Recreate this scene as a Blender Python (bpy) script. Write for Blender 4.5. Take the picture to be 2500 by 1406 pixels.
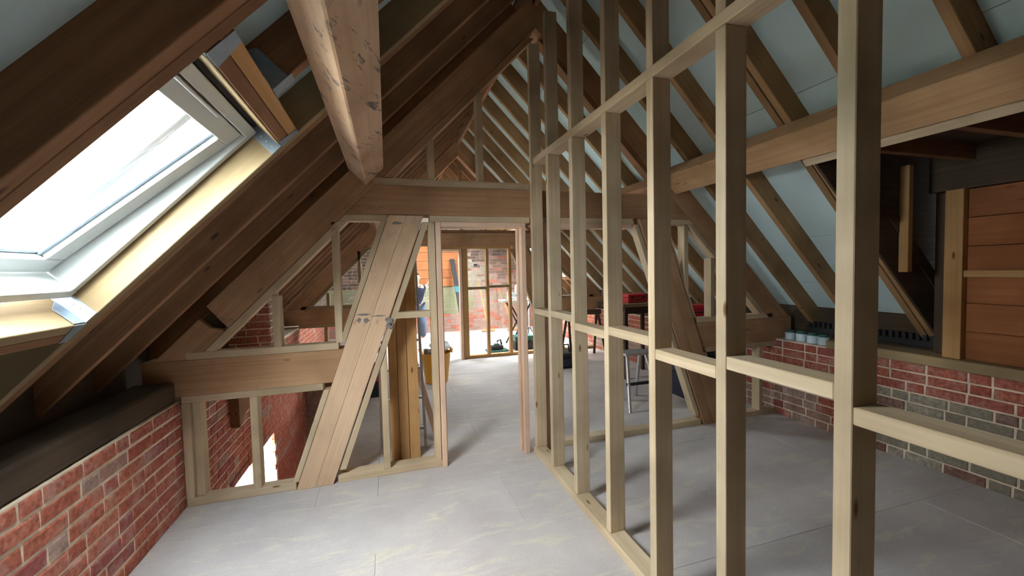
import bpy, bmesh, math, random
from mathutils import Vector, Matrix
random.seed(7)
D = bpy.data
C = bpy.context.scene.collection
for o in list(D.objects): D.objects.remove(o)
SC = bpy.context.scene
RAD = math.radians
V = Vector

# ------------------------------------------------------------------ camera
yw, pt, rl = RAD(16.941), RAD(2.5326), RAD(-1.3588)
F = V((math.sin(yw)*math.cos(pt), math.cos(yw)*math.cos(pt), -math.sin(pt)))
R0 = V((math.cos(yw), -math.sin(yw), 0)); U0 = R0.cross(F)
RT = R0*math.cos(rl) + U0*math.sin(rl); UP = U0*math.cos(rl) - R0*math.sin(rl)
cd = D.cameras.new('camera'); cam = D.objects.new('camera', cd); C.objects.link(cam)
m = Matrix((RT, UP, -F)).transposed().to_4x4(); m.translation = V((0, 0, 1.5)); cam.matrix_world = m
cd.sensor_width = 36; cd.lens = 1000.86*36/2500; cd.clip_start = 0.02; cd.clip_end = 300
SC.camera = cam
# ------------------------------------------------------------------ world, light, exposure
SC.view_settings.view_transform = 'Standard'; SC.view_settings.look = 'None'
SC.view_settings.gamma = 1.0; SC.view_settings.use_curve_mapping = False
SC.view_settings.exposure = 1.25
SC.cycles.max_bounces = 10; SC.cycles.diffuse_bounces = 6; SC.cycles.transparent_max_bounces = 12
SC.cycles.caustics_reflective = False; SC.cycles.caustics_refractive = False
SC.cycles.sample_clamp_indirect = 12
W = D.worlds.new('overcast_sky'); SC.world = W; W.use_nodes = True
nt = W.node_tree; bg = nt.nodes['Background']
SKY = 30.0
tc = nt.nodes.new('ShaderNodeTexCoord'); sx = nt.nodes.new('ShaderNodeSeparateXYZ')
nt.links.new(tc.outputs['Generated'], sx.inputs[0])
nz = nt.nodes.new('ShaderNodeTexNoise'); nz.inputs['Scale'].default_value = 3.0; nz.inputs['Detail'].default_value = 5
nt.links.new(tc.outputs['Generated'], nz.inputs['Vector'])
r1 = nt.nodes.new('ShaderNodeValToRGB'); nt.links.new(nz.outputs['Fac'], r1.inputs[0])
r1.color_ramp.elements[0].position = .35; r1.color_ramp.elements[0].color = (.86, .93, 1, 1)
r1.color_ramp.elements[1].position = .6; r1.color_ramp.elements[1].color = (1, .985, .98, 1)
nt.links.new(r1.outputs[0], bg.inputs['Color']); bg.inputs['Strength'].default_value = SKY

# roof frame: pitch 45.5 degrees, ridge over x = 1.2
XC = 1.2
ct, st = math.cos(RAD(45.5)), math.sin(RAD(45.5))
def P(side, s, y, n):
    x = s*ct - n*st; z = s*st + n*ct
    return V((x if side < 0 else 2*XC - x, y, z))
def nvec(side): return V((-st if side < 0 else st, 0, ct))
def uvec(side): return V((ct if side < 0 else -ct, 0, st))

# openings in the roof: side, y0, y1, s0, s1; high ones added unseen for daylight
OPEN = {-1: [(1.225, 2.02, .155, 1.18), (4.45, 5.05, 1.72, 2.25), (7.7, 9.3, 1.72, 2.4)],
        1: [(7.45, 8.9, .16, 1.05), (7.45, 8.9, 1.72, 2.2)]}
def portal(side, y0, y1, s0, s1):
    l = D.lights.new('sky_portal', 'AREA'); l.shape = 'RECTANGLE'; l.size = (y1-y0); l.size_y = (s1-s0)
    l.cycles.is_portal = True
    o = D.objects.new('sky_portal', l); C.objects.link(o)
    zax = nvec(side); xax = V((0, 1, 0)); yax = zax.cross(xax)
    mm = Matrix((xax, yax, zax)).transposed().to_4x4(); mm.translation = P(side, (s0+s1)/2, (y0+y1)/2, 2.06)
    o.matrix_world = mm
for sd in OPEN:
    for a in OPEN[sd]: portal(sd, *a)

# ------------------------------------------------------------------ materials
def newmat(name, rough=.8, spec=.3):
    m = D.materials.new(name); m.use_nodes = True
    b = m.node_tree.nodes['Principled BSDF']; b.inputs['Roughness'].default_value = rough
    b.inputs['Specular IOR Level'].default_value = spec
    return m, m.node_tree, b
def N(t, ty, **kw):
    n = t.nodes.new(ty)
    for k, v in kw.items():
        if k in n.inputs: n.inputs[k].default_value = v
        else: setattr(n, k, v)
    return n
def mixc(t, fac, a, b, blend='MIX'):
    n = t.nodes.new('ShaderNodeMix'); n.data_type = 'RGBA'; n.blend_type = blend
    for i, v in ((0, fac), (6, a), (7, b)):
        if hasattr(v, 'is_output'): t.links.new(v, n.inputs[i])
        else: n.inputs[i].default_value = v if i == 0 else (*v, 1)
    return n.outputs[2]
def ramp(t, src, p0, p1, c0=(0, 0, 0), c1=(1, 1, 1)):
    n = t.nodes.new('ShaderNodeValToRGB'); t.links.new(src, n.inputs[0])
    e = n.color_ramp.elements; e[0].position = p0; e[0].color = (*c0, 1); e[1].position = p1; e[1].color = (*c1, 1)
    return n.outputs[0]
def wood(name, c0, c1, knot=(.12, .06, .03), stain=None, tint=.25, rough=.75, knots=.9):
    m, t, b = newmat(name, rough, .25)
    tc = N(t, 'ShaderNodeTexCoord'); oi = N(t, 'ShaderNodeObjectInfo')
    off = N(t, 'ShaderNodeVectorMath', operation='MULTIPLY'); off.inputs[1].default_value = (37, 19, 23)
    t.links.new(oi.outputs['Random'], off.inputs[0])
    add = N(t, 'ShaderNodeVectorMath', operation='ADD'); t.links.new(tc.outputs['Object'], add.inputs[0]); t.links.new(off.outputs[0], add.inputs[1])
    st_ = N(t, 'ShaderNodeVectorMath', operation='MULTIPLY'); st_.inputs[1].default_value = (1.1, 42, 42); t.links.new(add.outputs[0], st_.inputs[0])
    n1 = N(t, 'ShaderNodeTexNoise', Scale=1.0, Detail=4.0, Roughness=.6, Distortion=.6); t.links.new(st_.outputs[0], n1.inputs['Vector'])
    n2 = N(t, 'ShaderNodeTexNoise', Scale=2.2, Detail=3.0); t.links.new(add.outputs[0], n2.inputs['Vector'])
    c = mixc(t, ramp(t, n1.outputs[0], .3, .72), c0, c1)
    c = mixc(t, ramp(t, n2.outputs[0], .42, .75), c, tuple(v*.72 for v in c0))
    kx = N(t, 'ShaderNodeVectorMath', operation='MULTIPLY'); kx.inputs[1].default_value = (3.2, 9.5, 9.5); t.links.new(add.outputs[0], kx.inputs[0])
    vo = N(t, 'ShaderNodeTexVoronoi', Scale=1.0, Randomness=1.0); t.links.new(kx.outputs[0], vo.inputs['Vector'])
    k = ramp(t, vo.outputs['Distance'], .05, .11, (1, 1, 1), (0, 0, 0))
    mu = N(t, 'ShaderNodeMath', operation='MULTIPLY'); t.links.new(k, mu.inputs[0]); mu.inputs[1].default_value = knots
    c = mixc(t, mu.outputs[0], c, knot)
    if stain:
        n3 = N(t, 'ShaderNodeTexNoise', Scale=3.5, Detail=6.0, Roughness=.7, Distortion=1.0); t.links.new(add.outputs[0], n3.inputs['Vector'])
        c = mixc(t, ramp(t, n3.outputs[0], .6, .75), c, stain)
    hs = N(t, 'ShaderNodeHueSaturation', Saturation=1.14); t.links.new(c, hs.inputs['Color'])
    mr = N(t, 'ShaderNodeMapRange'); mr.inputs[3].default_value = 1-tint; mr.inputs[4].default_value = 1+tint*.6
    t.links.new(oi.outputs['Random'], mr.inputs[0]); t.links.new(mr.outputs[0], hs.inputs['Value'])
    t.links.new(hs.outputs[0], b.inputs['Base Color'])
    bp = N(t, 'ShaderNodeBump', Strength=.25, Distance=.004); t.links.new(n1.outputs[0], bp.inputs['Height']); t.links.new(bp.outputs[0], b.inputs['Normal'])
    return m
def plain(name, col, rough=.6, metal=0, var=.12, scale=6, spec=.4, bump=0, rnd=0):
    m, t, b = newmat(name, rough, spec)
    tc = N(t, 'ShaderNodeTexCoord'); n1 = N(t, 'ShaderNodeTexNoise', Scale=float(scale), Detail=4.0); t.links.new(tc.outputs['Object'], n1.inputs['Vector'])
    c = mixc(t, ramp(t, n1.outputs[0], .3, .7), tuple(v*(1-var) for v in col), tuple(min(1, v*(1+var)) for v in col))
    if rnd:
        oi = N(t, 'ShaderNodeObjectInfo'); hs = N(t, 'ShaderNodeHueSaturation'); mr = N(t, 'ShaderNodeMapRange')
        mr.inputs[3].default_value = 1-rnd; mr.inputs[4].default_value = 1+rnd
        t.links.new(oi.outputs['Random'], mr.inputs[0]); t.links.new(mr.outputs[0], hs.inputs['Value']); t.links.new(c, hs.inputs['Color']); c = hs.outputs[0]
    t.links.new(c, b.inputs['Base Color']); b.inputs['Metallic'].default_value = metal
    if bump:
        bp = N(t, 'ShaderNodeBump', Strength=.5, Distance=bump); t.links.new(n1.outputs[0], bp.inputs['Height']); t.links.new(bp.outputs[0], b.inputs['Normal'])
    return m
def brickmat(name, c0, c1, c2, haze=.35):
    m, t, b = newmat(name, .9, .15)
    oi = N(t, 'ShaderNodeObjectInfo'); tc = N(t, 'ShaderNodeTexCoord'); ge = N(t, 'ShaderNodeNewGeometry')
    n1 = N(t, 'ShaderNodeTexNoise', Scale=9.0, Detail=5.0, Roughness=.7); t.links.new(ge.outputs['Position'], n1.inputs['Vector'])
    n2 = N(t, 'ShaderNodeTexNoise', Scale=45.0, Detail=3.0); t.links.new(ge.outputs['Position'], n2.inputs['Vector'])
    rp = N(t, 'ShaderNodeValToRGB'); t.links.new(oi.outputs['Random'], rp.inputs[0]); e = rp.color_ramp.elements
    e[0].color = (*c0, 1); e[1].color = (*c2, 1); q = e.new(.5); q.color = (*c1, 1)
    c = mixc(t, ramp(t, n2.outputs[0], .35, .75), rp.outputs[0], tuple(v*.55 for v in c0))
    mu = N(t, 'ShaderNodeMath', operation='MULTIPLY'); t.links.new(ramp(t, n1.outputs[0], .5, .72), mu.inputs[0]); mu.inputs[1].default_value = haze
    c = mixc(t, mu.outputs[0], c, (.55, .45, .40))
    t.links.new(c, b.inputs['Base Color'])
    bp = N(t, 'ShaderNodeBump', Strength=.6, Distance=.004); t.links.new(n2.outputs[0], bp.inputs['Height']); t.links.new(bp.outputs[0], b.inputs['Normal'])
    return m
M = {}
M['green'] = wood('treated_green_softwood', (.54, .42, .29), (.70, .575, .425), knot=(.16, .08, .03), tint=.12)
M['brown'] = wood('brown_sawn_rafter', (.23, .125, .075), (.33, .195, .12), knot=(.06, .035, .03), tint=.15)
M['beam'] = wood('reclaimed_planed_beam', (.40, .24, .145), (.54, .36, .235), knot=(.10, .06, .04), stain=(.17, .14, .12), tint=.08, knots=.5)
M['strut'] = wood('pale_strut_plank', (.60, .42, .29), (.72, .53, .385), knot=(.20, .11, .06), stain=(.34, .28, .24), tint=.06, knots=.5)
M['purlin'] = wood('rough_purlin', (.58, .40, .28), (.72, .54, .41), knot=(.10, .09, .09), stain=(.24, .21, .20), tint=.05, knots=.4)
M['pink'] = wood('planed_door_lining', (.74, .52, .40), (.84, .64, .50), tint=.04, knots=.5)
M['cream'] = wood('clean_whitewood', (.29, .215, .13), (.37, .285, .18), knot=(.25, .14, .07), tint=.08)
pm = M['purlin']; t = pm.node_tree; b = t.nodes['Principled BSDF']; src = b.inputs['Base Color'].links[0].from_socket
tc = N(t, 'ShaderNodeTexCoord'); mp = N(t, 'ShaderNodeMapping'); mp.inputs['Rotation'].default_value = (.5, .35, .32); t.links.new(tc.outputs['Object'], mp.inputs[0])
mp2 = N(t, 'ShaderNodeVectorMath', operation='MULTIPLY'); mp2.inputs[1].default_value = (1.2, 22, 9); t.links.new(mp.outputs[0], mp2.inputs[0])
q1 = N(t, 'ShaderNodeTexNoise', Scale=1.0, Detail=5.0, Roughness=.75, Distortion=.3); t.links.new(mp2.outputs[0], q1.inputs['Vector'])
t.links.new(mixc(t, ramp(t, q1.outputs[0], .575, .63), src, (.14, .13, .14)), b.inputs['Base Color'])
M['mark'] = plain('grey_ink_smudge', (.22, .19, .18), .9, var=.4, scale=40)
M['purlin_r'] = wood('warm_brown_purlin', (.46, .29, .17), (.60, .41, .26), tint=.05, knots=.5)
M['rafter_r'] = wood('warm_sawn_rafter', (.34, .21, .12), (.48, .32, .19), knot=(.08, .05, .03), tint=.15)
M['post'] = wood('orange_brown_post', (.44, .26, .13), (.56, .36, .20), tint=.1)
M['dark'] = wood('old_dark_timber', (.07, .05, .035), (.12, .085, .06), stain=(.03, .025, .025), tint=.2)
M['board'] = wood('orange_sheathing_board', (.33, .14, .075), (.44, .205, .115), knot=(.3, .1, .05), tint=.15)
M['brick'] = brickmat('red_brick', (.42, .115, .08), (.52, .18, .12), (.34, .105, .115), .5)
M['brick_old'] = brickmat('grey_brown_old_brick', (.22, .14, .11), (.29, .19, .15), (.26, .12, .09), .3)
M['brick_pale'] = brickmat('weathered_pink_brick', (.42, .27, .22), (.38, .20, .16), (.50, .38, .33), .5)
M['brick_moss'] = brickmat('mossy_stained_brick', (.30, .31, .17), (.24, .24, .17), (.36, .35, .22), .2)
M['brick_grey'] = brickmat('limewashed_grey_brick', (.34, .30, .23), (.27, .235, .18), (.41, .36, .28), .3)
M['brick_dark'] = brickmat('dark_brown_brick', (.13, .085, .07), (.18, .12, .10), (.16, .08, .06), .2)
M['mortar'] = plain('lime_mortar', (.74, .61, .47), .95, var=.2, scale=14, spec=.1, bump=.004)
M['mortar_dirty'] = plain('dirty_mortar', (.36, .31, .26), .95, var=.25, scale=10, spec=.1, bump=.004)
M['insul'] = plain('insulation_board_foil', (.60, .77, .80), .6, var=.05, scale=3, rnd=.04)
M['white'] = plain('white_painted_frame', (.52, .55, .55), .35, var=.02)
M['steel'] = plain('galvanised_steel', (.26, .32, .38), .45, metal=.6, var=.15, scale=20)
M['alu'] = plain('aluminium', (.62, .64, .68), .35, metal=.8, var=.06)
M['black'] = plain('black_rubber', (.02, .02, .022), .6)
M['rubble'] = plain('grey_brown_rubble', (.22, .17, .14), .9, var=.5, scale=25, bump=.01)
M['yellow'] = plain('yellow_plastic', (.86, .42, .02), .35, var=.04)
M['red'] = plain('red_plastic', (.55, .03, .04), .4)
M['darkred'] = plain('dark_red_plastic', (.33, .05, .05), .5)
M['navy'] = plain('navy_plastic', (.022, .028, .05), .5)
M['greenbox'] = plain('dark_green_tool_plastic', (.03, .12, .10), .45)
M['silver'] = plain('pale_grey_plastic', (.62, .68, .70), .4)
M['teal'] = plain('teal_band', (.02, .15, .19), .5)
M['paleblue'] = plain('pale_blue_tin', (.60, .70, .78), .5)
M['cloth'] = plain('white_cloth', (.82, .80, .78), .9)
M['outdoor'] = plain('green_hillside_grass', (.10, .18, .10), 1, var=.3, scale=.3)
M['leaf'] = plain('tree_foliage', (.12, .22, .14), 1, var=.5, scale=2, bump=.1)
M['render'] = plain('pale_ground', (.5, .48, .42), 1, var=.1, scale=1)  # even pale colour for the ground outside
# floor: dusty chipboard with pale sawdust
m, t, b = newmat('dusty_floor_sheet', .75, .2)
tc = N(t, 'ShaderNodeNewGeometry'); oi = N(t, 'ShaderNodeObjectInfo')
n1 = N(t, 'ShaderNodeTexNoise', Scale=1.6, Detail=6.0, Roughness=.65); t.links.new(tc.outputs['Position'], n1.inputs['Vector'])
mp = N(t, 'ShaderNodeMapping'); mp.inputs['Rotation'].default_value = (0, 0, .5); mp.inputs['Scale'].default_value = (2.2, 7, 1); t.links.new(tc.outputs['Position'], mp.inputs[0])
n2 = N(t, 'ShaderNodeTexNoise', Scale=1.3, Detail=7.0, Roughness=.7, Distortion=.8); t.links.new(mp.outputs[0], n2.inputs['Vector'])
n3 = N(t, 'ShaderNodeTexNoise', Scale=120.0, Detail=2.0); t.links.new(tc.outputs['Position'], n3.inputs['Vector'])
c = mixc(t, ramp(t, n1.outputs[0], .35, .7), (.48, .435, .43), (.60, .555, .545))
c = mixc(t, ramp(t, n2.outputs[0], .52, .68, (0, 0, 0), (.7, .7, .7)), c, (.70, .65, .50))
c = mixc(t, ramp(t, n3.outputs[0], .3, .8, (0, 0, 0), (.3, .3, .3)), c, (.28, .25, .25))
hs = N(t, 'ShaderNodeHueSaturation'); mr = N(t, 'ShaderNodeMapRange'); mr.inputs[3].default_value = .95; mr.inputs[4].default_value = 1.04
t.links.new(oi.outputs['Random'], mr.inputs[0]); t.links.new(mr.outputs[0], hs.inputs['Value']); t.links.new(c, hs.inputs['Color'])
t.links.new(hs.outputs[0], b.inputs['Base Color'])
bp = N(t, 'ShaderNodeBump', Strength=.2, Distance=.003); t.links.new(n3.outputs[0], bp.inputs['Height']); t.links.new(bp.outputs[0], b.inputs['Normal'])
M['floor'] = m
# glass: thin pane
m = D.materials.new('window_glass'); m.use_nodes = True; t = m.node_tree; t.nodes.remove(t.nodes['Principled BSDF'])
tr = N(t, 'ShaderNodeBsdfTransparent'); tr.inputs[0].default_value = (.93, .97, .97, 1)
gl = N(t, 'ShaderNodeBsdfGlossy'); gl.inputs['Roughness'].default_value = .02
lw = N(t, 'ShaderNodeLayerWeight', Blend=.25); fr = N(t, 'ShaderNodeMath', operation='MULTIPLY_ADD'); fr.inputs[1].default_value = .22; fr.inputs[2].default_value = .02; t.links.new(lw.outputs['Facing'], fr.inputs[0]); ms = N(t, 'ShaderNodeMixShader')
t.links.new(fr.outputs[0], ms.inputs[0]); t.links.new(tr.outputs[0], ms.inputs[1]); t.links.new(gl.outputs[0], ms.inputs[2])
t.links.new(ms.outputs[0], t.nodes['Material Output'].inputs[0]); M['glass'] = m

# ------------------------------------------------------------------ helpers
def place(o, parent):
    C.objects.link(o)
    if parent is not None:
        o.parent = parent; o.matrix_parent_inverse = parent.matrix_basis.inverted() if parent.parent is None else (parent.parent.matrix_basis @ parent.matrix_parent_inverse @ parent.matrix_basis).inverted()
def wmat(o):
    if o.parent is None: return o.matrix_basis.copy()
    return wmat(o.parent) @ o.matrix_parent_inverse @ o.matrix_basis
def link(o, parent):
    C.objects.link(o)
    if parent is not None:
        o.parent = parent; o.matrix_parent_inverse = wmat(parent).inverted()
    return o
def mk(name, verts, faces, mat, parent=None, L=None, bev=0.0, smooth=False, origin=None):
    vs = [V(v) for v in verts]
    if L is None: X = V((1, 0, 0))
    else: X = V(L).normalized()
    ref = V((0, 0, 1)) if abs(X.z) < .9 else V((0, 1, 0))
    Y = ref.cross(X).normalized(); Z = X.cross(Y)
    cen = V(origin) if origin is not None else sum(vs, V((0, 0, 0)))/len(vs)
    mm = Matrix((X, Y, Z)).transposed().to_4x4(); mm.translation = cen; inv = mm.inverted()
    me = D.meshes.new(name); me.from_pydata([tuple(inv @ v) for v in vs], [], faces)
    bm = bmesh.new(); bm.from_mesh(me); bmesh.ops.recalc_face_normals(bm, faces=bm.faces)
    if bev > 0:
        bmesh.ops.bevel(bm, geom=[e for e in bm.edges if len(e.link_faces) == 2 and e.calc_face_angle(0) > .4], offset=bev, segments=1, affect='EDGES', clamp_overlap=True)
    if smooth:
        for f in bm.faces: f.smooth = True
    bm.to_mesh(me); bm.free()
    me.materials.append(M[mat] if isinstance(mat, str) else mat)
    o = D.objects.new(name, me); o.matrix_basis = mm
    return link(o, parent)
def ext(name, poly, vec, mat, parent=None, L=None, bev=.0025):
    n = len(poly); a = [V(p) for p in poly]; b_ = [p + V(vec) for p in a]
    faces = [tuple(range(n)), tuple(range(2*n-1, n-1, -1))] + [(i, (i+1) % n, n+(i+1) % n, n+i) for i in range(n)]
    return mk(name, a+b_, faces, mat, parent, L, bev)
def beam(name, p0, p1, A, B, mat, parent=None, bev=.0025):
    """box: runs p0->p1 along one corner edge, spans vectors A and B"""
    p0, p1, A, B = V(p0), V(p1), V(A), V(B)
    return ext(name, [p0, p0+A, p0+A+B, p0+B], p1-p0, mat, parent, p1-p0, bev)
def box(name, x0, x1, y0, y1, z0, z1, mat, parent=None, L=None, bev=.0025):
    if L is None:
        d = {(x1-x0): (1, 0, 0), (y1-y0): (0, 1, 0), (z1-z0): (0, 0, 1)}; L = d[max(d)]
    return ext(name, [(x0, y0, z0), (x1, y0, z0), (x1, y1, z0), (x0, y1, z0)], (0, 0, z1-z0), mat, parent, L, bev)
def polyY(name, pts, y0, y1, mat, parent=None, L=None, bev=.0025):
    return ext(name, [(x, y0, z) for x, z in pts], (0, y1-y0, 0), mat, parent, L, bev)
def empty(name, loc, label=None, cat=None, group=None, kind=None):
    o = D.objects.new(name, None); o.location = loc; o.empty_display_size = .1; C.objects.link(o)
    o.matrix_basis = Matrix.Translation(V(loc)); tag(o, label, cat, group, kind); return o
def tag(o, label=None, cat=None, group=None, kind=None):
    if label: o['label'] = label
    if cat: o['category'] = cat
    if group: o['group'] = group
    if kind: o['kind'] = kind
    return o
def tube(name, pts, r, mat, parent=None, seg=8, caps=True, origin=None):
    pts = [V(p) for p in pts]; rs = r if isinstance(r, (list, tuple)) else [r]*len(pts)
    vs, fs = [], []
    for i, p in enumerate(pts):
        d = (pts[min(i+1, len(pts)-1)] - pts[max(i-1, 0)]).normalized()
        ref = V((0, 0, 1)) if abs(d.z) < .9 else V((1, 0, 0))
        a = d.cross(ref).normalized(); b_ = d.cross(a)
        for k in range(seg):
            an = 2*math.pi*k/seg; vs.append(p + (a*math.cos(an) + b_*math.sin(an))*rs[i])
    for i in range(len(pts)-1):
        for k in range(seg): fs.append((i*seg+k, i*seg+(k+1) % seg, (i+1)*seg+(k+1) % seg, (i+1)*seg+k))
    if caps: fs += [tuple(range(seg)), tuple(range(len(pts)*seg-1, (len(pts)-1)*seg-1, -1))]
    return mk(name, vs, fs, mat, parent, smooth=False, origin=origin)
def lathe(name, prof, cx, cy, mat, parent=None, seg=20, smooth=True):
    vs, fs = [], []
    for r, z in prof:
        for k in range(seg):
            a = 2*math.pi*k/seg; vs.append((cx+r*math.cos(a), cy+r*math.sin(a), z))
    for i in range(len(prof)-1):
        for k in range(seg): fs.append((i*seg+k, i*seg+(k+1) % seg, (i+1)*seg+(k+1) % seg, (i+1)*seg+k))
    fs.append(tuple(range(seg))); fs.append(tuple(range(len(prof)*seg-1, (len(prof)-1)*seg-1, -1)))
    return mk(name, vs, fs, mat, parent, smooth=smooth)

# ------------------------------------------------------------------ outside world
tag(box('ground', -60, 60, -60, 60, -5.4, -5.0, 'render', bev=0), kind='structure')
hb = bmesh.new(); bmesh.ops.create_icosphere(hb, subdivisions=4, radius=1)
for v in hb.verts:
    f = 1 + .12*math.sin(v.co.x*7+1)*math.cos(v.co.y*9) + .05*math.sin(v.co.z*19+v.co.y*13)
    v.co *= f
hm = D.meshes.new('hill'); hb.to_mesh(hm); hb.free(); hm.materials.append(M['leaf'])
ho = D.objects.new('wooded_hill', hm); C.objects.link(ho); ho.location = (-75, 70, -6); ho.scale = (12, 40, 16)
tag(ho, 'hazy wooded hill seen low through the sloping roof window', 'hill')

# ------------------------------------------------------------------ roof covering (ceiling)
Y0, Y1 = -2.5, 10.2
LXI, RXI = -1.31, 3.70
VOID = (-1.31, -.50, 3.27, 7.0)
ceil = empty('ceiling', (XC, 3, 3.9), 'pitched attic roof of brown rafters with pale insulation boards between them', kind='structure')
def slope_sheet(side, s_lo, s_hi, n0, th, mat, holes):
    ys = sorted({Y0-.1, Y1+.1, *[h[0] for h in holes], *[h[1] for h in holes]}); ss = sorted({s_lo, s_hi, *[h[2] for h in holes], *[h[3] for h in holes]})
    vs, fs = [], []
    for i in range(len(ys)-1):
        for j in range(len(ss)-1):
            ym, sm = (ys[i]+ys[i+1])/2, (ss[j]+ss[j+1])/2
            if any(h[0] < ym < h[1] and h[2] < sm < h[3] for h in holes): continue
            k = len(vs)
            for n in (n0, n0+th):
                vs += [P(side, ss[j], ys[i], n), P(side, ss[j+1], ys[i], n), P(side, ss[j+1], ys[i+1], n), P(side, ss[j], ys[i+1], n)]
            fs += [(k, k+1, k+2, k+3), (k+7, k+6, k+5, k+4), (k, k+4, k+5, k+1), (k+1, k+5, k+6, k+2), (k+2, k+6, k+7, k+3), (k+3, k+7, k+4, k)]
    return mk('roof_sheathing', vs, fs, mat, ceil)
DORM = (-1.2, 1.95, -.12, 1.38)
slope_sheet(-1, -1.0, 3.76, 1.915, .08, 'dark', OPEN[-1])
slope_sheet(1, -1.0, 3.76, 1.915, .08, 'dark', OPEN[1] + [DORM])
for sd in (-1, 1):
    xx = LXI-.31 if sd < 0 else RXI+.29
    box('eaves_board', xx, xx+.02, Y0, Y1, .70, 1.10, 'dark', ceil, L=(0, 1, 0))
# rafters
RL = [-2.3, -1.85, -1.4, -.8, -.2, .25, .70, 1.13, 1.178, 2.018, 2.068, 2.47, 2.88, 3.45, 3.9, 4.4, 5.06, 5.35, 5.75, 6.2, 6.62, 7.2, 7.65, 8.1, 8.55, 9.0, 9.31, 9.8]
RR = [-2.3, -2.05, -1.35, -.95, -.5, -.05, .4, .78, 1.15, 1.60, 2.0, 2.055, 2.545, 2.93, 3.45, 3.9, 4.35, 4.8, 5.25, 5.7, 6.15, 6.62, 7.2, 7.40, 8.91, 9.35, 9.8]
def rafter(side, y, s0, s1, th=.047, mat='brown'):
    o = beam('rafter', P(side, s0, y, 1.74), P(side, s1, y, 1.74), (0, th, 0), nvec(side)*.15, mat, ceil); return o
def cutseg(segs, a, b):
    out = []
    for u_, v_ in segs:
        if v_ <= a or u_ >= b: out.append((u_, v_)); continue
        if u_ < a: out.append((u_, a))
        if v_ > b: out.append((b, v_))
    return [q for q in out if q[1]-q[0] > .05]
for y in RL:
    segs = [(-.75, 3.47)]
    for (a, b, s0, s1) in OPEN[-1]:
        if a-.01 < y < b-.01: segs = cutseg(segs, s0-.095, s1+.095)
    for s0, s1 in segs: rafter(-1, y, s0, s1, mat='cream' if abs(y-2.018) < .001 else 'brown')
rafter(-1, 1.585, -.75, .06); rafter(-1, 1.585, 1.275, 3.47)
for y in RR:
    segs = [(-.75, 3.47)]
    for (a, b, s0, s1) in OPEN[1]+[DORM]:
        if a-.01 < y < b-.01: segs = cutseg(segs, -2, s1+.05) if b == DORM[1] else cutseg(segs, s0-.095, s1+.095)
    for s0, s1 in segs: rafter(1, y, s0, s1, mat='rafter_r')
rafter(1, 7.95, -.75, .06); rafter(1, 8.45, -.75, .06); rafter(1, 7.95, 1.15, 1.62); rafter(1, 8.45, 1.15, 1.62); rafter(1, 7.95, 2.3, 3.47); rafter(1, 8.45, 2.3, 3.47)
# headers (trimmers) of each opening
for side in OPEN:
    for (a, b, s0, s1) in OPEN[side]:
        near = side < 0 and 1 < a < 2
        for k, s in enumerate((s0-.095, s0-.048, s1, s1+.048)):
            beam('header', P(side, s, a, 1.74), P(side, s, b-.004, 1.74), uvec(side)*.046, nvec(side)*.15, 'cream' if near and k in (1,) else ('post' if near and k == 3 else 'brown'), ceil)
ridge = box('ridge_board', XC-.02, XC+.02, Y0, Y1, 3.58, 3.86, 'brown', ceil)
# insulation boards between rafters: sheet at n=1.89, split in boards
def boards(side, ylist, skip):
    ed = sorted(set([Y0] + ylist + [Y1]))
    for i in range(len(ed)-1):
        y0, y1 = ed[i]+.047, ed[i+1]
        if y1-y0 < .06: continue
        cuts = [-.9, 0.0, 1.2, 2.4, 3.6] if i % 2 else [-.9, .55, 1.75, 2.95, 3.6]
        for j in range(len(cuts)-1):
            parts = [(cuts[j], cuts[j+1])]
            for (a, b, s0, s1) in skip:
                if a-.06 < (y0+y1)/2 < b+.04:
                    npp = []
                    for (u, v) in parts:
                        if v <= s0 or u >= s1: npp.append((u, v)); continue
                        if u < s0: npp.append((u, s0))
                        if v > s1: npp.append((s1, v))
                    parts = npp
            for u, v in parts:
                if v-u > .03:
                    beam('insulation_board', P(side, u+.002, y0+.001, 1.885), P(side, v-.002, y0+.001, 1.885), (0, y1-y0-.002, 0), nvec(side)*.028, 'insul', ceil, bev=0)
boards(-1, RL, OPEN[-1]); boards(1, RR, OPEN[1]+[DORM])

# ------------------------------------------------------------------ walls
def wallmesh(name, boxes, mat, label, parent=None):
    vs, fs = [], []
    for (x0, x1, y0, y1, z0, z1) in boxes:
        k = len(vs); vs += [(x0, y0, z0), (x1, y0, z0), (x1, y1, z0), (x0, y1, z0), (x0, y0, z1), (x1, y0, z1), (x1, y1, z1), (x0, y1, z1)]
        fs += [(k, k+3, k+2, k+1), (k+4, k+5, k+6, k+7), (k, k+1, k+5, k+4), (k+1, k+2, k+6, k+5), (k+2, k+3, k+7, k+6), (k+3, k, k+4, k+7)]
    o = mk(name, vs, fs, mat, parent, origin=(boxes[0][0], boxes[0][2], boxes[0][4]))
    return tag(o, label, kind='structure')
_bm = {}
def brickmesh(L, mat, v):
    key = (round(L, 3), mat, v)
    if key not in _bm:
        rr = random.Random(hash((round(L*1000), v)) & 1023)
        h, d = .0635, .030
        vs = [V((x, y, z)) for x in (0, L) for y in (0, d) for z in (0, h)]
        bm = bmesh.new(); bmesh.ops.create_cube(bm, size=1)
        for q in bm.verts: q.co = V(((q.co.x+.5)*L, (q.co.y+.5)*d, (q.co.z+.5)*h))
        bmesh.ops.bevel(bm, geom=[e for e in bm.edges if all(w.co.y < .001 for w in e.verts)], offset=.005, segments=1, affect='EDGES')
        for q in bm.verts: q.co += V((rr.uniform(-.002, .002), rr.uniform(-.0015, .0015), rr.uniform(-.0015, .0015)))
        me = D.meshes.new('brick'); bm.to_mesh(me); bm.free(); me.materials.append(M[mat]); _bm[key] = me
    return _bm[key]
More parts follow.
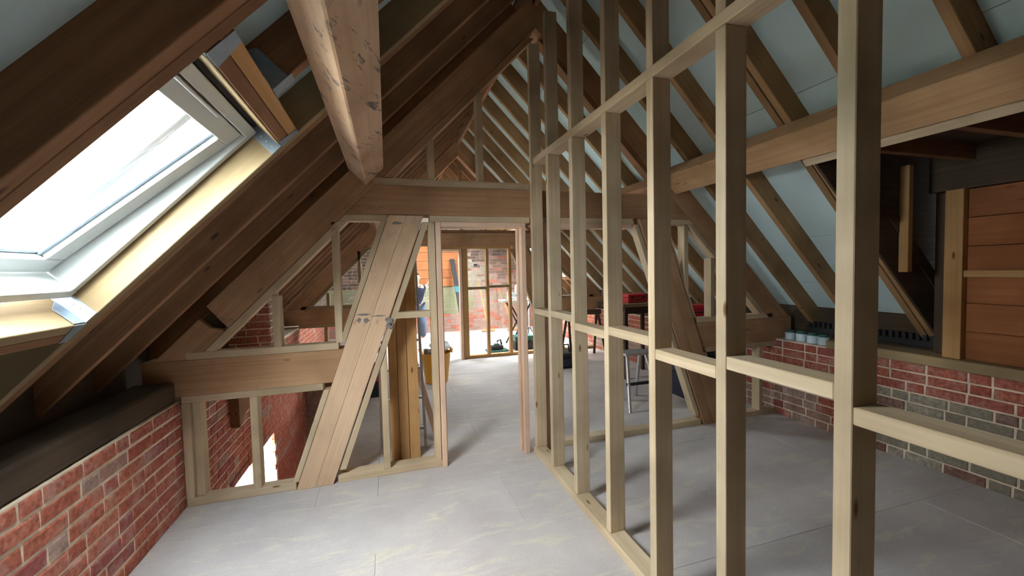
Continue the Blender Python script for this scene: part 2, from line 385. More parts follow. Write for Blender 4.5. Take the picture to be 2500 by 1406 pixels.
def bricks(parent, origin, u, nrm, length, z0, z1, pick, hole=None, course=.075, limit=300, bond='flemish', seed=1):
    """lay bricks on a wall face: origin at u=0, bricks stand 6 mm proud of the mortar; nrm points into the room"""
    rr = random.Random(seed); u = V(u); nrm = V(nrm); origin = V(origin); lst = []
    row = 0; z = z0
    while z + .066 <= z1 + .001:
        x = -rr.uniform(0, .03) - (0 if row % 2 else .11); k = row
        while x < length:
            L = .215 if (k % 3 != 2) else .1025
            a, b = max(x, 0), min(x+L, length)
            if b-a > .04:
                c_ = origin + u*((a+b)/2) + V((0, 0, z+.033 - origin.z))
                if not (hole and hole(c_)): lst.append((a, b-a, z, c_))
            x += L+.010; k += 1
        z += course; row += 1
    lst.sort(key=lambda q: (q[3]-V((0, 0, 1.5))).length)
    big, small = lst[:limit], lst[limit:]
    for a, L, z, c_ in big:
        mat = pick(c_, rr)
        o = D.objects.new('brick', brickmesh(round(L/.0125)*.0125 if L not in (.215, .1025) else L, mat, rr.randrange(3)))
        X = u; Yv = -nrm; Z = V((0, 0, 1))
        base = origin + u*a + nrm*(.006+rr.uniform(-.002, .002)); base.z = z
        if X.cross(Yv).z < 0: X = -X; base = base + u*L
        mm = Matrix((X, Yv, Z)).transposed().to_4x4(); mm.translation = base; o.matrix_basis = mm
        link(o, parent)
    if small:
        by = {}
        for a, L, z, c_ in small: by.setdefault(pick(c_, rr), []).append((a, L, z))
        for mat, ls in by.items():
            vs, fs = [], []
            for a, L, z in ls:
                k = len(vs); b0 = origin + u*a + nrm*.006; b0.z = z
                for dd in (0, -.03):
                    vs += [b0+nrm*dd, b0+u*L+nrm*dd, b0+u*L+nrm*dd+V((0, 0, .065)), b0+nrm*dd+V((0, 0, .065))]
                fs += [(k, k+1, k+2, k+3), (k, k+4, k+5, k+1), (k+1, k+5, k+6, k+2), (k+2, k+6, k+7, k+3), (k+3, k+7, k+4, k)]
            o = mk('far_brickwork', vs, fs, mat, parent); o['kind'] = 'stuff'

LX, RX = -1.31, 3.70
WY0, WY1, WZ0, WZ1 = 4.0, 5.30, -1.6, -.29      # stairwell window in the left wall
wl = wallmesh('wall_left', [(LX-.33, LX, Y0, WY0, -2.6, .703), (LX-.33, LX, WY1, 7.1, -2.6, .703), (LX-.33, LX, WY0, WY1, WZ1, .703), (LX-.33, LX, WY0, WY1, -2.6, WZ0),
              (LX-.33, LX, 7.1, Y1, -.3, .715)], 'mortar', 'red brick knee wall under the roof window, running along the left side')
wr = wallmesh('wall_right', [(RX, RX+.33, Y0, Y1, -.3, .75)], 'mortar', 'low brick knee wall on the right, red courses above grey ones')
wf = wallmesh('wall_far', [(LX-.4, RX+.4, Y1, Y1+.3, -.3, 4.0)], 'mortar_dirty', 'weathered brick gable wall at the far end of the attic')
wn = wallmesh('wall_near', [(LX-.4, RX+.4, Y0-.2, Y0, -.3, 4.0)], 'mortar_dirty', 'plain gable wall behind the viewer')
def holeL(c): return WY0-.0 < c.y < WY1 and WZ0 < c.z < WZ1
def pickL(c, r):
    q = r.random()
    return 'brick_pale' if q < .08 else 'brick'
bricks(wl, (LX, .35, 0), (0, 1, 0), (1, 0, 0), 2.78, .0, .70, pickL, seed=3, limit=140, course=.079)
bricks(wl, (LX, 3.13, -1.5), (0, 1, 0), (1, 0, 0), 3.97, -1.5, .70, pickL, hole=holeL, seed=5, limit=160)
bricks(wl, (LX, 7.1, 0), (0, 1, 0), (1, 0, 0), 3.1, .0, .72, pickL, seed=6, limit=0)
def pickR(c, r):
    q = r.random()
    if c.y < 2.35:
        if c.z > .50: return 'brick'
        return 'brick_grey' if q < .75 else 'brick_old'
    if c.z > .45: return 'brick'
    return 'brick_pale' if q < .6 else 'brick'
bricks(wr, (RX, .6, 0), (0, 1, 0), (-1, 0, 0), 2.55, 0, .74, pickR, seed=8, limit=140)
bricks(wr, (RX, 3.15, 0), (0, 1, 0), (-1, 0, 0), 7.0, 0, .74, pickR, seed=9, limit=120)
def pickF(c, r):
    q = r.random()
    if c.z < .45: return 'brick_pale' if q < .7 else 'brick'
    if c.x < 2.05 and c.z < 1.15: return 'brick_moss' if q < .8 else 'brick_grey'
    if c.z < 1.0: return 'brick_pale' if q < .6 else ('brick_grey' if q < .85 else 'brick')
    if c.x > 2.5 and c.z < 1.9: return 'brick' if q < .12 else ('brick_old' if q < .6 else 'brick_pale')
    if c.x < .7: return 'brick_dark' if q < .75 else 'brick_old'
    if c.x > 3.2: return 'brick_dark'
    if c.z > 1.75: return 'brick_dark' if q < .5 else 'brick_old'
    return 'brick_grey' if q < .45 else ('brick_old' if q < .85 else 'brick_pale')
def holeF(c): return .55 < c.x < 1.95 and 1.12 < c.z < 2.4
bricks(wf, (LX, Y1, 0), (1, 0, 0), (0, -1, 0), 5.0, 0, 2.7, pickF, hole=holeF, seed=12, limit=300)
# soft boarding let into the far gable
fb = empty('gable_boarding', (1.25, 10.19, 1.12), 'orange timber boarding filling the upper part of the far gable', 'boarding')
for k in range(6): box('board', .55, 1.95, 10.165+.003*(k % 2), 10.195, 1.13+k*.21, 1.13+k*.21+.204, 'board', fb)
# raised brick pier behind the truss on the left
pw = wallmesh('wall_pier', [(LX-.33, LX+.10, 4.92, 5.36, .70, 1.42)], 'mortar', 'narrow red brick pier rising behind the left side of the near truss')
bricks(pw, (LX-.33, 4.92, 0), (1, 0, 0), (0, -1, 0), .43, .72, 1.4, lambda c, r: 'brick', seed=14)
bricks(pw, (LX+.10, 4.92, 0), (0, 1, 0), (1, 0, 0), .44, .72, 1.4, lambda c, r: 'brick_pale', seed=15)
# stairwell below the floor
sw = wallmesh('wall_stairwell', [(LX-.33, 2.5, 3.0, 3.3, -2.6, -.3), (LX-.33, 2.5, 7.1, 7.4, -2.6, -.3), (.9, 1.2, 3.3, 7.1, -2.6, -.3)], 'brick_old', 'brick sides of the stairwell below the floor')
tag(box('floor_lower', LX-.3, 1.2, 3.0, 7.4, -2.7, -2.6, 'floor', bev=0), 'dusty lower floor at the foot of the stairwell', kind='structure')
l = D.lights.new('sky_portal', 'AREA'); l.shape = 'RECTANGLE'; l.size = WY1-WY0; l.size_y = WZ1-WZ0; l.cycles.is_portal = True
o = D.objects.new('sky_portal', l); C.objects.link(o); o.matrix_basis = Matrix.Translation((LX-.35, (WY0+WY1)/2, (WZ0+WZ1)/2)) @ Matrix(((0, 0, -1, 0), (1, 0, 0, 0), (0, -1, 0, 0), (0, 0, 0, 1)))
w3 = empty('window_2', (LX-.2, 4.65, WZ0), 'small bright stairwell window low in the left brick wall', kind='structure')
box('lintel', LX-.33, LX+.002, WY0-.12, WY1+.12, WZ1-.0, WZ1+.1, 'dark', w3)
for a in (WY0, WY1-.05): box('frame_stile', LX-.30, LX-.24, a, a+.05, WZ0, WZ1, 'white', w3)
for a in (WZ0, WZ1-.05): box('frame_rail', LX-.30, LX-.24, WY0+.05, WY1-.05, a, a+.05, 'white', w3)
box('glass_pane', LX-.275, LX-.270, WY0+.05, WY1-.05, WZ0+.05, WZ1-.05, 'glass', w3, bev=0)

# ------------------------------------------------------------------ floor
fl_boxes = []
xa, xb, ya, yb = VOID
fl = wallmesh('floor', [(LX, RX, Y0, ya, -.30, -.018), (xb, RX, ya, yb, -.30, -.018), (LX, RX, yb, Y1, -.30, -.018)], 'dark', 'dusty grey sheet floor with pale sawdust drifts')
rw = 0; y = Y0
ycuts = [Y0 + .6*i for i in range(30)]
ycuts = [v - .04 for v in ycuts]
for i, y in enumerate(ycuts):
    y0, y1 = max(y, Y0), min(y+.6, Y1)
    if y1-y0 < .02: continue
    x = LX - (1.2 if i % 2 else .35)
    while x < RX:
        for (ax, bx, ay, by) in [(max(x, LX), min(x+2.4, RX), y0, y1)]:
            # clip against void
            cells = []
            if by <= ya or ay >= yb or ax >= xb: cells = [(ax, bx, ay, by)]
            else:
                if bx > xb: cells.append((xb, bx, ay, by))
                if ay < ya: cells.append((ax, min(bx, xb), ay, ya))
                if by > yb: cells.append((ax, min(bx, xb), yb, by))
            for (p, q, r_, s_) in cells:
                if q-p > .02 and s_-r_ > .01:
                    dz = random.uniform(-.0008, .0008)
                    box('floor_panel', p+.0006, q-.0006, r_+.0006, s_-.0006, -.018, dz, 'floor', fl, L=(1, 0, 0), bev=.0015)
        x += 2.4

# ------------------------------------------------------------------ wall plates on the knee walls
o = beam('wall_plate', (LX-.010, Y0, .705), (LX-.010, 3.12, .705), (-.22, 0, 0), (0, 0, .13), 'dark', bev=.014)
tag(o, 'rough dark timber wall plate lying on the left brick knee wall', 'wall plate')
o = beam('wall_plate', (RX-.06, .3, .752), (RX-.06, 2.60, .752), (.22, 0, 0), (0, 0, .07), 'cream', bev=.004)
tag(o, 'pale timber wall plate on top of the right brick knee wall', 'wall plate')
o = beam('wall_plate', (RX+.05, 3.3, .752), (RX+.05, 10.1, .752), (.2, 0, 0), (0, 0, .1), 'dark', bev=.006)
tag(o, 'dark wall plate on the right knee wall beyond the near truss', 'wall plate')
# eaves ventilator comb on the right
ev = empty('eaves_ventilator', (RX+.2, 2.4, .82), 'black comb ventilator strip at the right eaves beside the trimmer rafter', 'ventilator')
box('base_strip', RX+.23, RX+.26, 2.0, 3.0, .83, .88, 'black', ev)
for k in range(22): box('tooth', RX+.23, RX+.255, 2.01+k*.045, 2.035+k*.045, .88, .93, 'black', ev, bev=0)

# ------------------------------------------------------------------ purlins
def purlin(side, y0, y1, label, s0=1.433, s1=1.615, n0=1.575, n1=1.74, mat='purlin'):
    o = beam('purlin', P(side, s0, y0, n0), P(side, s0, y1, n0), uvec(side)*(s1-s0), nvec(side)*(n1-n0), mat, bev=.006)
    return tag(o, label, 'purlin')
purlin(-1, -2.4, 3.126, 'heavy knot-scarred purlin overhead beside the roof window, near end hanging over the viewer')
purlin(1, -2.4, 3.126, 'thick brown purlin crossing the right slope behind the stud partition', s0=1.45, s1=1.65, n0=1.58, mat='purlin_r')
purlin(-1, 3.29, 6.83, 'left purlin between the near and the second truss', mat='brown')
purlin(1, 3.29, 6.83, 'right purlin between the near and the second truss', mat='brown')
purlin(-1, 7.02, 10.15, 'left purlin between the second truss and the far gable', mat='brown')
purlin(1, 7.02, 10.15, 'right purlin between the second truss and the far gable', mat='brown')

# ------------------------------------------------------------------ trusses
def xs(z, n, side=-1):
    x = (z*ct - n*st*0 - n)/st if False else (z*ct - n)/st
    return x if side < 0 else 2*XC - x
def mir(pts, side): return pts if side < 0 else [(2*XC-x, z) for x, z in pts]
SL = lambda z: .026 - .688*(1.913-z)/1.933      # left edge of the left strut
SR = lambda z: .275 - .699*(1.913-z)/1.933      # right edge of the left strut
def truss(y, label, detail=True):
    T = empty('roof_truss', (XC, y+.08, 0), label, 'roof truss')
    y1 = y+.155
    for side in (-1, 1):
        d = uvec(side)
        if detail and side < 0:
            def q(s, n): p = P(-1, s, 0, n); return (p.x, p.z)
            polyY('principal_rafter', [q(.115, 1.54), (XC, 3.417), (XC, 3.68), q(.14, 1.725)], y, y1, 'beam', T, L=d)
            polyY('principal_rafter', [(xs(.967, 1.54), .967), q(.085, 1.54), q(.085, 1.56), q(.05, 1.61), q(.05, 1.70), (xs(.967, 1.70), .967)], y, y1, 'beam', T, L=d)
            polyY('packing_block', [q(.03, 1.56), q(.16, 1.56), q(.16, 1.69), q(.03, 1.69)], y+.05, y1, 'dark', T, L=d)  # backing block made dark to paint the shade inside the notch
        else:
            polyY('principal_rafter', mir([(xs(.967, 1.54), .967), (XC, 3.417), (XC, 3.68), (xs(.967, 1.725), .967)], side), y, y1, 'beam', T, L=d)
        # strut: two planks
        for a, b in ((0, .5), (.505, 1.0)):
            f = lambda z, k: SL(z)*(1-k) + SR(z)*k
            polyY('strut_plank', mir([(f(0, a), 0), (f(0, b), 0), (f(1.918, b), 1.918), (f(1.918, a), 1.918)], side), y-.012, y+.11, 'strut' if side < 0 else 'beam', T, L=(.34 if side < 0 else -.34, 0, .94))
        # knee beam
        polyY('knee_beam', mir([(-1.50, .732), (SL(.732)-.001, .732), (SL(.965)-.001, .965), (-1.50, .965)], side), y, y1, 'beam', T, L=(1, 0, 0))
    polyY('collar_beam', [(xs(1.921, 1.54)+.001, 1.921), (2*XC-xs(1.921, 1.54)-.001, 1.921), (2*XC-xs(2.135, 1.54)-.001, 2.135), (xs(2.135, 1.54)+.001, 2.135)], y, y1, 'beam', T, L=(1, 0, 0))
    return T
truss(3.13, 'near oak-coloured roof truss with collar beam and sloping double-plank struts')
def smudge(cx, cz, w, h, seed, p):
    rr = random.Random(seed); n = 11
    pts = [(cx+w/2*math.cos(6.283*k/n)*rr.uniform(.6, 1.15), cz+h/2*math.sin(6.283*k/n)*rr.uniform(.6, 1.15)) for k in range(n)]
    polyY('ink_mark', pts, 3.13-.0128, 3.13-.0121, 'mark', p, bev=0)
TR1 = [o for o in D.objects if o.name == 'roof_truss'][0]
for k, (cx, cz, w, h) in enumerate(((-.166, 1.205, .10, .018), (-.20, 1.165, .035, .04), (-.15, 1.16, .045, .045), (-.06, 1.19, .12, .012), (.005, 1.155, .07, .05), (.005, 1.11, .05, .04), (.085, 1.86, .08, .025), (.02, 1.13, .03, .03))): smudge(cx, cz, w, h, k, TR1)
truss(6.85, 'second roof truss, seen through the door opening beyond the near truss', detail=False)

# ------------------------------------------------------------------ stud infill of the near truss
def infill(y, label, group=None):
    return empty('truss_stud_infill', (XC, y+.04, 0), label, 'stud partition', group)
def rail(nm, x0, x1, z, y, p, mat='green', h=.047, d=.09): box(nm, x0, x1, y, y+d, z, z+h, mat, p, L=(1, 0, 0))
def stud(x0, z0, z1, y, p, mat='green', w=.047, d=.09): box('stud', x0, x0+w, y, y+d, z0, z1, mat, p, L=(0, 0, 1))
def batten_roof(side, z0, z1, y, p, mat='green'):
    polyY('rafter_batten', mir([(xs(z0, 1.537), z0), (xs(z1, 1.537), z1), (xs(z1, 1.49), z1), (xs(z0, 1.49), z0)], side), y, y+.09, mat, p, L=uvec(side))
def infill_side(y, side, p, mat='green'):
    X = lambda a, b: (a, b) if side < 0 else (2*XC-b, 2*XC-a)
    def R(nm, a, b, z, **k): a, b = X(a, b); rail(nm, a, b, z, y, p, mat, **k)
    batten_roof(side, 1.013, 1.872, y, p, mat)
    polyY('head_plate', mir([(xs(1.873, 1.537), 1.873), (SL(1.9)-.002, 1.873), (SL(1.9)-.002, 1.920), (xs(1.92, 1.537), 1.920)], side), y, y+.09, mat, p, L=(1, 0, 0))
    R('sill_plate', -1.26, SL(1.0)-.045, .966)
    R('head_plate', -1.30, SL(.7)-.05, .684)
    R('sole_plate', -1.30, SL(.03)-.012, .0, h=.05)
    f = lambda z: SL(z)
    polyY('strut_batten', mir([(f(1.01)-.043, 1.013), (f(1.01)-.003, 1.013), (f(1.87)-.003, 1.872), (f(1.87)-.043, 1.872)], side), y+.002, y+.088, mat, p, L=(.34*-side, 0, .94))
    polyY('strut_batten', mir([(f(.05)-.043, .05), (f(.05)-.003, .05), (f(.683)-.003, .683), (f(.683)-.043, .683)], side), y+.002, y+.088, mat, p, L=(.34*-side, 0, .94))
    g = lambda z: SR(z)
    polyY('strut_batten', mir([(g(.09)+.010, .09), (g(.09)+.055, .09), (g(1.87)+.055, 1.872), (g(1.87)+.010, 1.872)], side), y+.002, y+.088, mat, p, L=(.34*-side, 0, .94))

Ya = 3.13
I = infill(Ya, 'green-tinged softwood stud infill built into the near truss, left of the long partition')
infill_side(Ya, -1, I)
stud(-.752, 1.013, (-.752*st+1.49)/ct, Ya, I); stud(-.362, 1.013, 1.866, Ya, I)
stud(-1.302, .05, .683, Ya, I); box('stud', -1.254, -1.207, Ya+.03, Ya+.12, .05, .683, 'green', I, L=(0, 0, 1))
stud(-.915, .05, .683, Ya, I)
rail('sole_plate', -.385, .36, 0, Ya, I, h=.05, d=.11)
polyY('stud', [(-.068, .05), (-.021, .05), (-.021, .93), (-.068, .80)], Ya-.005, Ya+.085, 'green', I, L=(0, 0, 1))
rail('noggin', .045, .308, 1.16, Ya, I)
stud(.309, .05, 1.872, Ya, I)
rail('head_plate', .322, 1.115, 1.873, Ya, I)
rail('sill_plate', -.07, 1.115, 2.137, Ya-.004, I, h=.05)
batten_roof(-1, 2.19, 3.33, Ya, I, 'beam')
stud(.322, 2.188, (.322*st+1.49)/ct+.03, Ya, I); stud(.700, 2.188, (.70*st+1.49)/ct+.03, Ya, I)
I2 = infill(Ya+.001, 'shadowed softwood stud infill in the right half of the near truss')
infill_side(Ya, 1, I2)
stud(2.605, 1.013, (-(2.652-2.4)*st+1.49)/ct, Ya, I2); stud(2.903, 1.013, (-(2.95-2.4)*st+1.49)/ct, Ya, I2)
stud(3.49, .05, .683, Ya, I2); stud(3.15, .05, .683, Ya, I2)
rail('sole_plate', 1.215, 2.79, 0, Ya, I2, h=.05)
rail('head_plate', 1.215, 2.08, 1.873, Ya, I2)
batten_roof(1, 2.14, 3.33, Ya, I2, 'brown')
# door lining in the near truss
d1 = empty('door_1', (.72, Ya, 0), 'pale planed timber door lining with no door, in the near stud partition', kind='structure')
box('side_jamb', .361, .399, Ya-.018, Ya+.13, 0, 1.872, 'pink', d1); box('side_jamb', 1.034, 1.072, Ya-.018, Ya+.13, 0, 1.872, 'pink', d1)
box('head_jamb', .400, 1.033, Ya-.018, Ya+.13, 1.835, 1.872, 'pink', d1, L=(1, 0, 0))
box('door_stop', 1.019, 1.033, Ya+.05, Ya+.09, 0, 1.834, 'pink', d1); box('door_stop', .400, .412, Ya+.05, Ya+.09, 0, 1.834, 'pink', d1)
d1b = empty('door_3', (1.7, Ya, 0), 'pale door lining head in the right bay behind the stud partition', kind='structure')
box('head_jamb', 1.26, 2.05, Ya-.012, Ya+.13, 1.835, 1.872, 'pink', d1b, L=(1, 0, 0)); box('side_jamb', 1.225, 1.259, Ya-.012, Ya+.13, .05, 1.872, 'pink', d1b)
# three-ply post
t3 = empty('laminated_post', (.1, 3.4, 0), 'brown post of three planks bolted together, behind the near partition left of the door', 'post')
for k, (a, b, yy) in enumerate(((-.012, .054, 3.335), (.056, .128, 3.330), (.130, .212, 3.34))): box('plank', a, b, yy, yy+.15, 0, 1.86, 'post', t3, L=(0, 0, 1))

# ------------------------------------------------------------------ second truss infill
Yb = 6.85
J = infill(Yb, 'stud infill of the second truss with noggins, right of the far door lining')
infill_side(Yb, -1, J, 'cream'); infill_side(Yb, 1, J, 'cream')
for xx, w in ((1.222, .088), (1.632, .047), (2.035, .047)): stud(xx, .05, 1.872, Yb, J, 'post', w=w)
rail('head_plate', .72, 2.08, 1.873, Yb, J, 'post'); rail('sole_plate', 1.21, 2.79, 0, Yb, J, 'post', h=.05)
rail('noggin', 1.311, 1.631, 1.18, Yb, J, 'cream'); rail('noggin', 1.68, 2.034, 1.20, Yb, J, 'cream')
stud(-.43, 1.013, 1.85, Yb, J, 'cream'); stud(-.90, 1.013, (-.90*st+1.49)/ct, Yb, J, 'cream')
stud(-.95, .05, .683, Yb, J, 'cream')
rail('sill_plate', -.07, 2.47, 2.137, Yb, J, 'brown', h=.05)
for xx in (.36, .75, 1.2, 1.62): stud(xx, 2.188, (min(xx, 2.4-xx-.047)*st+1.49)/ct+.02, Yb, J, 'brown')
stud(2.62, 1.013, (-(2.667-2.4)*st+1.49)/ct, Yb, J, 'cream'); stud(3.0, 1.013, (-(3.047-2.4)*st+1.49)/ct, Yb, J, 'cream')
d2 = empty('door_2', (.98, Yb, 0), 'pale door lining in the second truss partition, open to the far room', kind='structure')
box('side_jamb', .70, .736, Yb-.01, Yb+.12, 0, 1.872, 'pink', d2); box('side_jamb', 1.17, 1.212, Yb-.02, Yb+.12, 0, 1.872, 'pink', d2)
box('head_jamb', .737, 1.169, Yb-.01, Yb+.12, 1.835, 1.872, 'pink', d2, L=(1, 0, 0))

# ------------------------------------------------------------------ the long stud partition on the right
SP = empty('stud_partition', (1.16, 1.9, 0), 'long open stud partition of pale softwood running from the viewer to the near truss', 'stud partition')
XA, XB = 1.12, 1.212
box('sole_plate', 1.106, 1.206, -.4, 3.115, 0, .05, 'green', SP, L=(0, 1, 0))
ST = [-.05, .335, .733, 1.140, 1.537, 1.934, 2.345, 2.736, 3.083]
box('top_plate', XA-.004, XB+.004, -.4, 3.02, 2.313, 2.36, 'green', SP, L=(0, 1, 0))
for i, y in enumerate(ST):
    if y > 3:
        box('stud', XA, XB, y, y+.044, .05, (XA*st+1.49)/ct, 'green', SP, L=(0, 0, 1)); continue
    box('stud', XA, XB, y, y+.046, .05, 2.312, 'green', SP, L=(0, 0, 1))
    box('stud', XA, XB-.004, y+.0, y+.046, 2.361, (XA*st+1.49)/ct+.04, 'green', SP, L=(0, 0, 1))
NG = [1.09, 1.085, 1.135, 1.09, 1.14, 1.112, 1.155, 1.145]
for i, z in enumerate(NG):
    ysn = ST[i]+.046, ST[i+1]
    if i == 0: z = 1.135
    box('noggin', XA+.001, XB-.001, ysn[0]+.001, ysn[1]-.001, z, z+.046, 'green', SP, L=(0, 1, 0))

# ------------------------------------------------------------------ skylight (window_1)
w1 = empty('window_1', P(-1, .65, 1.6, 1.9), 'white centre-pivot roof window tilted slightly open in the left slope', kind='structure')
u, n_ = uvec(-1), nvec(-1); yv = V((0, 1, 0))
def fr(name, s0, s1, y0, y1, n0, n1, mat, parent, L=None):
    return beam(name, P(-1, s0, y0, n0), P(-1, s0, y1, n0), u*(s1-s0), n_*(n1-n0), mat, parent, bev=.003)
fa, fb_, sa, sb = 1.232, 2.010, .200, 1.150
fr('frame_rail', sa, sa+.038, fa, fb_, 1.84, 2.0, 'white', w1); fr('frame_rail', sb-.047, sb, fa, fb_, 1.84, 2.0, 'white', w1)
for (y0, y1) in ((fa, fa+.035), (fb_-.035, fb_)):
    beam('frame_stile', P(-1, sa+.038, y0, 1.84), P(-1, sb-.038, y0, 1.84), (0, y1-y0, 0), n_*.16, 'white', w1, bev=.003)
fr('dark_gap_strip', sb+.004, 1.179, fa, fb_, 1.86, 1.93, 'black', w1)  # black strip put in as the darkness of the gap above the frame
fr('foam_strip', 1.1725, 1.1795, fa+.02, fb_-.01, 1.745, 1.86, 'cream', w1)
# sash pivots about its middle
sc_s, sc_n, phi = .675, 1.925, RAD(5.5)
us = u*math.cos(phi) + n_*math.sin(phi); ns = n_*math.cos(phi) - u*math.sin(phi)
cen = P(-1, sc_s, 0, sc_n)
def sq(a, y, h): return V((0, y, 0)) + cen + us*(-a) + ns*h     # a>0 = towards the foot of the window
us_dn = -(u*math.cos(phi) - n_*math.sin(phi)); ns2 = (n_*math.cos(phi) + u*math.sin(phi))
def sq(a, y, h): return V((0, y, 0)) + cen + us_dn*a + ns2*h
sash = empty('sash', tuple(sq(0, 1.6, 0))); C.objects.unlink(sash); link(sash, w1)
SA, SB, ya_, yb_ = -.43, .43, 1.272, 1.968
def sbar(nm, a0, a1, y0, y1, h0, h1, mat, p=None, bev=.003):
    p = p or sash
    return ext(nm, [sq(a0, y0, h0), sq(a1, y0, h0), sq(a1, y0, h1), sq(a0, y0, h1)], (0, y1-y0, 0), mat, p, L=us_dn if (a1-a0) > (y1-y0) else (0, 1, 0), bev=bev)
sbar('sash_rail', SA+.002, SA+.075, ya_, yb_, -.03, .045, 'white'); sbar('sash_rail', SB-.070, SB, ya_, yb_, -.03, .045, 'white')
sbar('sash_stile', SA+.075, SB-.07, ya_, ya_+.06, -.03, .045, 'white'); sbar('sash_stile', SA+.075, SB-.07, yb_-.088, yb_, -.03, .045, 'white')
sbar('glazing_bead', SA+.075, SB-.07, yb_-.104, yb_-.088, -.012, .03, 'steel')
sbar('glazing_bead', SB-.082, SB-.070, ya_+.06, yb_-.104, -.005, .03, 'steel')
sbar('glass_pane', SA+.07, SB-.065, ya_+.055, yb_-.085, .020, .026, 'glass', bev=0)
sbar('ventilation_flap', SA-.012, SA+.002, ya_, yb_, -.010, .03, 'silver'); sbar('light_stop_bar', SA-.10, SA+.05, ya_-.03, yb_+.03, .062, .07, 'black')  # black bar added outside to stop light through the sash top gap
for (y0_, y1_) in ((fa-.002, fa+.04), (fb_-.047, fb_+.002)): fr('light_stop_strip', sa+.0, sb, y0_, y1_, 2.035, 2.04, 'black', w1)  # black strips added outside to block light leaking along the stiles
sbar('control_bar', SA+.004, SA+.016, ya_+.06, yb_-.25, -.044, -.0305, 'alu')
for k in range(26): sbar('vent_slot', SA-.011, SA-.001, ya_+.09+k*.021, ya_+.102+k*.021, -.012, -.0102, 'black', bev=0)
# a plain double-pane lining for the other roof windows; the high ones are unseen, added to brighten the bays
wi = 3
for side in OPEN:
    for (a, b, s0, s1) in OPEN[side]:
        if side < 0 and 1 < a < 2: continue
        w = empty('window_%d' % wi, P(side, s0, (a+b)/2, 1.9), kind='structure'); wi += 1
        w['label'] = {(1, 7): 'bright roof window in the right slope of the far room, %s' % ('low over the knee wall' if s0 < 1 else 'added high up for light'), (1, -2): 'roof window in the right slope behind the viewer', (-1, 4): 'unseen roof window added for light high in the left slope between the two trusses', (-1, 8): 'unseen roof window added for light high in the left slope of the far room'}[(side, round(a))]
        for (q0, q1) in ((s0, s0+.05), (s1-.05, s1)): beam('frame_rail', P(side, q0, a, 1.9), P(side, q0, b, 1.9), uvec(side)*(q1-q0), nvec(side)*.1, 'white', w)
        for (q0, q1) in ((a, a+.05), (b-.05, b)): beam('frame_stile', P(side, s0+.05, q0, 1.9), P(side, s1-.05, q0, 1.9), (0, q1-q0, 0), nvec(side)*.1, 'white', w)
        beam('glass_pane', P(side, s0+.05, a+.05, 1.95), P(side, s0+.05, b-.05, 1.95), uvec(side)*(s1-s0-.1), nvec(side)*.005, 'glass', w, bev=0)

# joist hangers around the roof window
def plate(nm, pts, th, mat, p): return ext(nm, pts, th, mat, p, bev=0)
def hanger(label, s, up, y, flip, y_in):
    """folded steel angle: one leg on the trimmer rafter, one on the header"""
    h = empty('joist_hanger', tuple(P(-1, s, y, 1.74)), label, 'joist hanger')
    dy = -.0016 if flip else .0016
    a, b = (s, s+.055*up)
    ext('rafter_flange', [P(-1, a, y, 1.742), P(-1, b, y, 1.742), P(-1, b, y, 1.86), P(-1, a, y, 1.885)], (0, dy, 0), 'steel', h, L=n_, bev=0)
    ext('header_flange', [P(-1, s+.0005*up, y, 1.745), P(-1, s+.0005*up, y_in, 1.745), P(-1, s+.0005*up, y_in, 1.83), P(-1, s+.0005*up, y, 1.87)], u*.0016*up, 'steel', h, L=n_, bev=0)
    ext('bottom_strap', [P(-1, s, y, 1.7385), P(-1, s-.094*up, y, 1.7385), P(-1, s-.094*up, y_in+.02*(1 if flip else -1), 1.7385), P(-1, s, y_in, 1.7385)], -n_*.0016, 'steel', h, L=(0, 1, 0), bev=0)
    for k in range(4):
        q = P(-1, s+.03*up, y+dy*1.2, 1.765+k*.028)
        tube('nail_head', [q, q+V((0, dy, 0))], .0045, 'alu', h, seg=6)
    return h
hanger('steel joist hanger at the lower right corner of the roof window', .156, 1, 2.0165, True, 1.955)
hanger('steel joist hanger at the upper right corner of the roof window', 1.179, -1, 2.0165, True, 1.955)
hanger('steel joist hanger at the upper left corner of the roof window', 1.179, -1, 1.2255, False, 1.30)
jh = empty('joist_hanger', tuple(P(-1, 1.29, 1.6, 1.74)), 'steel joist hanger carrying the short rafter above the roof window', 'joist hanger')
ext('bottom_strap', [P(-1, 1.275, 1.58, 1.738), P(-1, 1.36, 1.58, 1.738), P(-1, 1.36, 1.638, 1.738), P(-1, 1.275, 1.638, 1.738)], -n_*.0016, 'steel', jh, bev=0)
for yy in (1.5825, 1.6345): ext('side_flange', [P(-1, 1.275, yy, 1.738), P(-1, 1.345, yy, 1.738), P(-1, 1.34, yy, 1.86), P(-1, 1.275, yy, 1.885)], (0, .0016 if yy > 1.6 else -.0016, 0), 'steel', jh, bev=0)
for a, b in ((1.50, 1.58), (1.64, 1.72)): ext('header_flange', [P(-1, 1.2755, a, 1.745), P(-1, 1.2755, b, 1.745), P(-1, 1.2755, b, 1.87), P(-1, 1.2755, a, 1.87)], u*.0016, 'steel', jh, bev=0)

